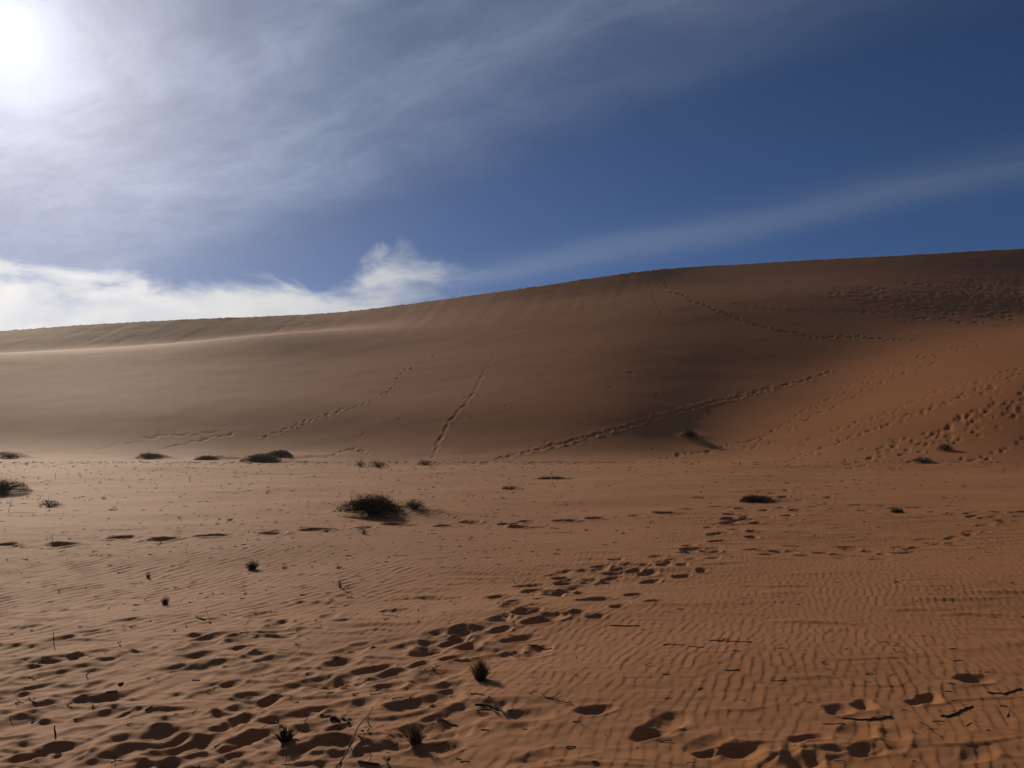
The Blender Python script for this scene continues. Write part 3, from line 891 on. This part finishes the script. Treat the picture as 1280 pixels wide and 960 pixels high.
stick([(787, 751), (789, 754), (792, 757)], .0035, .003, 'bright bleached straw beside a footprint of the main trail', M_pale, 60)
stick([(762, 783), (780, 783), (800, 783)], .006, .005, 'straight dark stick below the main trail footprints', M_dark, 61, crook=.03)
stick([(660, 807), (665, 808), (672, 808), (690, 811)], .007, .004, 'dark knobbly stick under the main trail on a shadowed dent', M_dark, 62)
stick([(1147, 902), (1158, 908), (1167, 916), (1177, 922)], .0035, .003, 'thin bowed twig with a knob at each end on bare sand', M_dark, 63, crook=.04)
stick([(1208, 908), (1211, 905), (1215, 904)], .003, .002, 'tiny crescent twig on bare sand', M_dark, 64)
stick([(1176, 897), (1190, 896), (1199, 890), (1208, 886), (1216, 884)], .007, .005, 'crooked dark branch lying beneath a deep fresh footprint', M_dark, 65)
stick([(1052, 899), (1075, 901), (1098, 900), (1114, 896)], .005, .006, 'long dark stick half buried beside a two-lobed fresh footprint', M_dark, 66, crook=.05)
stick([(1235, 867), (1255, 868), (1277, 862)], .006, .005, 'dark stick partly sunk in sand beyond the fresh footprints', M_dark, 67)
stick([(1028, 905), (1040, 906), (1056, 905)], .003, .002, 'fine thread-like twig above a deep fresh footprint', M_dark, 68)
stick([(547, 901), (556, 903), (571, 908)], .005, .004, 'short twig with a pale tip near the scruffy dead tuft', M_bark, 69, tip=True)
stick([(412, 901), (420, 899), (424, 903)], .012, .008, 'stubby dark wood chunk near the long pale stalk', M_dark, 70)
stick([(428, 898), (435, 902), (436, 907)], .007, .005, 'hooked dark wood scrap near the long pale stalk', M_dark, 71, forks=([(434, 901), (439, 899)],))
stick([(480, 948), (484, 953), (488, 962)], .007, .004, 'dark forked stub at the foot of the long pale stalk', M_dark, 72, forks=([(484, 952), (487, 947)],))
stick([(448, 953), (462, 955), (474, 957)], .007, .005, 'dark stick lying flat near the long stalk’s base', M_dark, 73)
stick([(37, 872), (41, 878), (46, 881)], .004, .003, 'small V-shaped dark twig on the trampled sand', M_dark, 74, forks=([(41, 878), (44, 873)],))
stick([(150, 857), (153, 855)], .012, .008, 'tiny dark wood nub on the trampled sand', M_dark, 75)
stick([(133, 867), (140, 866), (146, 864)], .006, .004, 'short dark twig on the rim of a long footprint', M_dark, 76)
stick([(40, 905), (43, 903), (47, 900)], .007, .004, 'dark bent scrap of wood on a small sand ridge', M_dark, 77)
stick([(478, 769), (485, 770), (497, 771)], .004, .003, 'thin twig with white end below a wide faint footprint', M_bark, 78, tip=True)
stick([(462, 869), (470, 868), (477, 867)], .004, .004, 'pale straw at the edge of an elongated footprint', M_pale, 79)
stick([(588, 868), (595, 868), (605, 870)], .005, .003, 'thin dark twig close to the olive and straw tuft', M_dark, 80)
stick([(245, 771), (250, 774), (256, 776)], .010, .006, 'dark broken bark piece at the head of a trampled hollow', M_dark, 81)
stick([(427, 736), (433, 740), (440, 742)], .004, .003, 'stick trailing from the narrow pointed sprig', M_dark, 82)
stick([(492, 694), (497, 695), (510, 695)], .004, .003, 'thin twig lying on ripples between the big shrub and main trail', M_dark, 83)
upright(67, 805, 12, 'short upright stalk rooted in trampled sand, leaning slightly', 91, -.1, 1)
upright(69, 920, 11, 'stubby upright stalk with a sand tail among the largest trampled hollows', 92, 0, 0, .006)
upright(531, 750, 6, 'tiny upright stalk at the end of a wide faint footprint', 93, -.1, 1)
upright(10, 640, 12, 'looped dry stalk with a pale foot on the pale sand', 94, .3, 3)
upright(69, 599, 7, 'single thin stalk standing far off on the pale plain', 95, 0, 1, .008)
upright(65, 679, 8, 'thin wiry stalk just beyond the old side-to-side trail', 96, .1, 2)
upright(236, 603, 8, 'lone short stalk on the far plain below the hummocks', 97, .1, 1, .01)
upright(925, 583, 5, 'dark upright stub on the sand below the dark dune bowl', 98, .1, 0, .02)
upright(547, 708, 6, 'tiny forked stalk on open ripples between the two trails', 99, .2, 2)
upright(642, 730, 6, 'tiny crossed twig stub standing just beside the main trail', 100, .3, 2)
upright(260, 768, 12, 'slim bent stem below the small star-shaped tuft', 101, -.4, 0, .002)

# scattered plant litter, far too many bits to count
R_ = random.Random(5); mb = MB()
for k in range(3300):
    px = R_.uniform(-60, 1340)
    py = 578 + 380 * R_.random() ** 3.2
    dens = 1.0 if px < 720 else .45
    if R_.random() > dens: continue
    if py > 700 and R_.random() < .5: continue
    x, y, z = spot(px, py)
    if z > 1.5: continue
    d = math.hypot(x, y)
    L = R_.uniform(.012, .05) * (1 + d / 14); a = R_.gauss(0, .7); rr = R_.uniform(.0015, .004) * (1 + d / 18)
    p = Vector((x, y, z + rr * .6)); e = Vector((math.cos(a), math.sin(a), R_.gauss(.05, .18))) * L
    q = p + e; q.z = max(q.z, ground(q.x, q.y) + rr * .5)
    m_ = p.lerp(q, .5) + Vector((R_.gauss(0, .08) * L, R_.gauss(0, .08) * L, R_.uniform(0, .06) * L))
    mb.tube([p, m_, q], rr, rr * .6, 3)
    if R_.random() < .25:
        q2 = m_ + Vector((R_.gauss(0, .4), R_.gauss(0, .4), R_.uniform(.1, .8))) * L * .8
        mb.tube([m_, q2], rr * .8, rr * .4, 3)
lit = mb.build('plant_litter', M_dark); lit['kind'] = 'stuff'
tag(lit, 'sparse dark bits of dead plants strewn over the sand plain', 'plant litter')

# ------------------------------------------------------------------ added volume, stands in for lens glare towards the sun
hz_me = bpy.data.meshes.new('glare_haze')
bm = bmesh.new(); bmesh.ops.create_cube(bm, size=1.0)
ext = float(np.max(np.abs(co[:, :2]))) + 20
zlo, zhi = float(co[:, 2].min()) - 1.0, max(float(co[:, 2].max()) + 0.6, 4.0)
for v in bm.verts:
    v.co.x *= 2 * ext; v.co.y *= 2 * ext
    v.co.z = zlo if v.co.z < 0 else zhi
bm.to_mesh(hz_me); bm.free()
hz = bpy.data.objects.new('glare_haze', hz_me); hz['kind'] = 'stuff'; C.objects.link(hz)
mh = bpy.data.materials.new('glare_volume'); mh.use_nodes = True
mh.node_tree.nodes.clear()
gh = G(mh.node_tree)
pv = gh.n('ShaderNodeVolumePrincipled')
pv.inputs['Color'].default_value = (0.97, 0.91, 0.83, 1)
pv.inputs['Density'].default_value = 0.00045
pv.inputs['Anisotropy'].default_value = 0.82
ho = gh.n('ShaderNodeOutputMaterial')
mh.node_tree.links.new(pv.outputs[0], ho.inputs['Volume'])
hz_me.materials.append(mh)
tag(hz, 'thin added veil in the air standing in for lens glare', 'glare_haze')
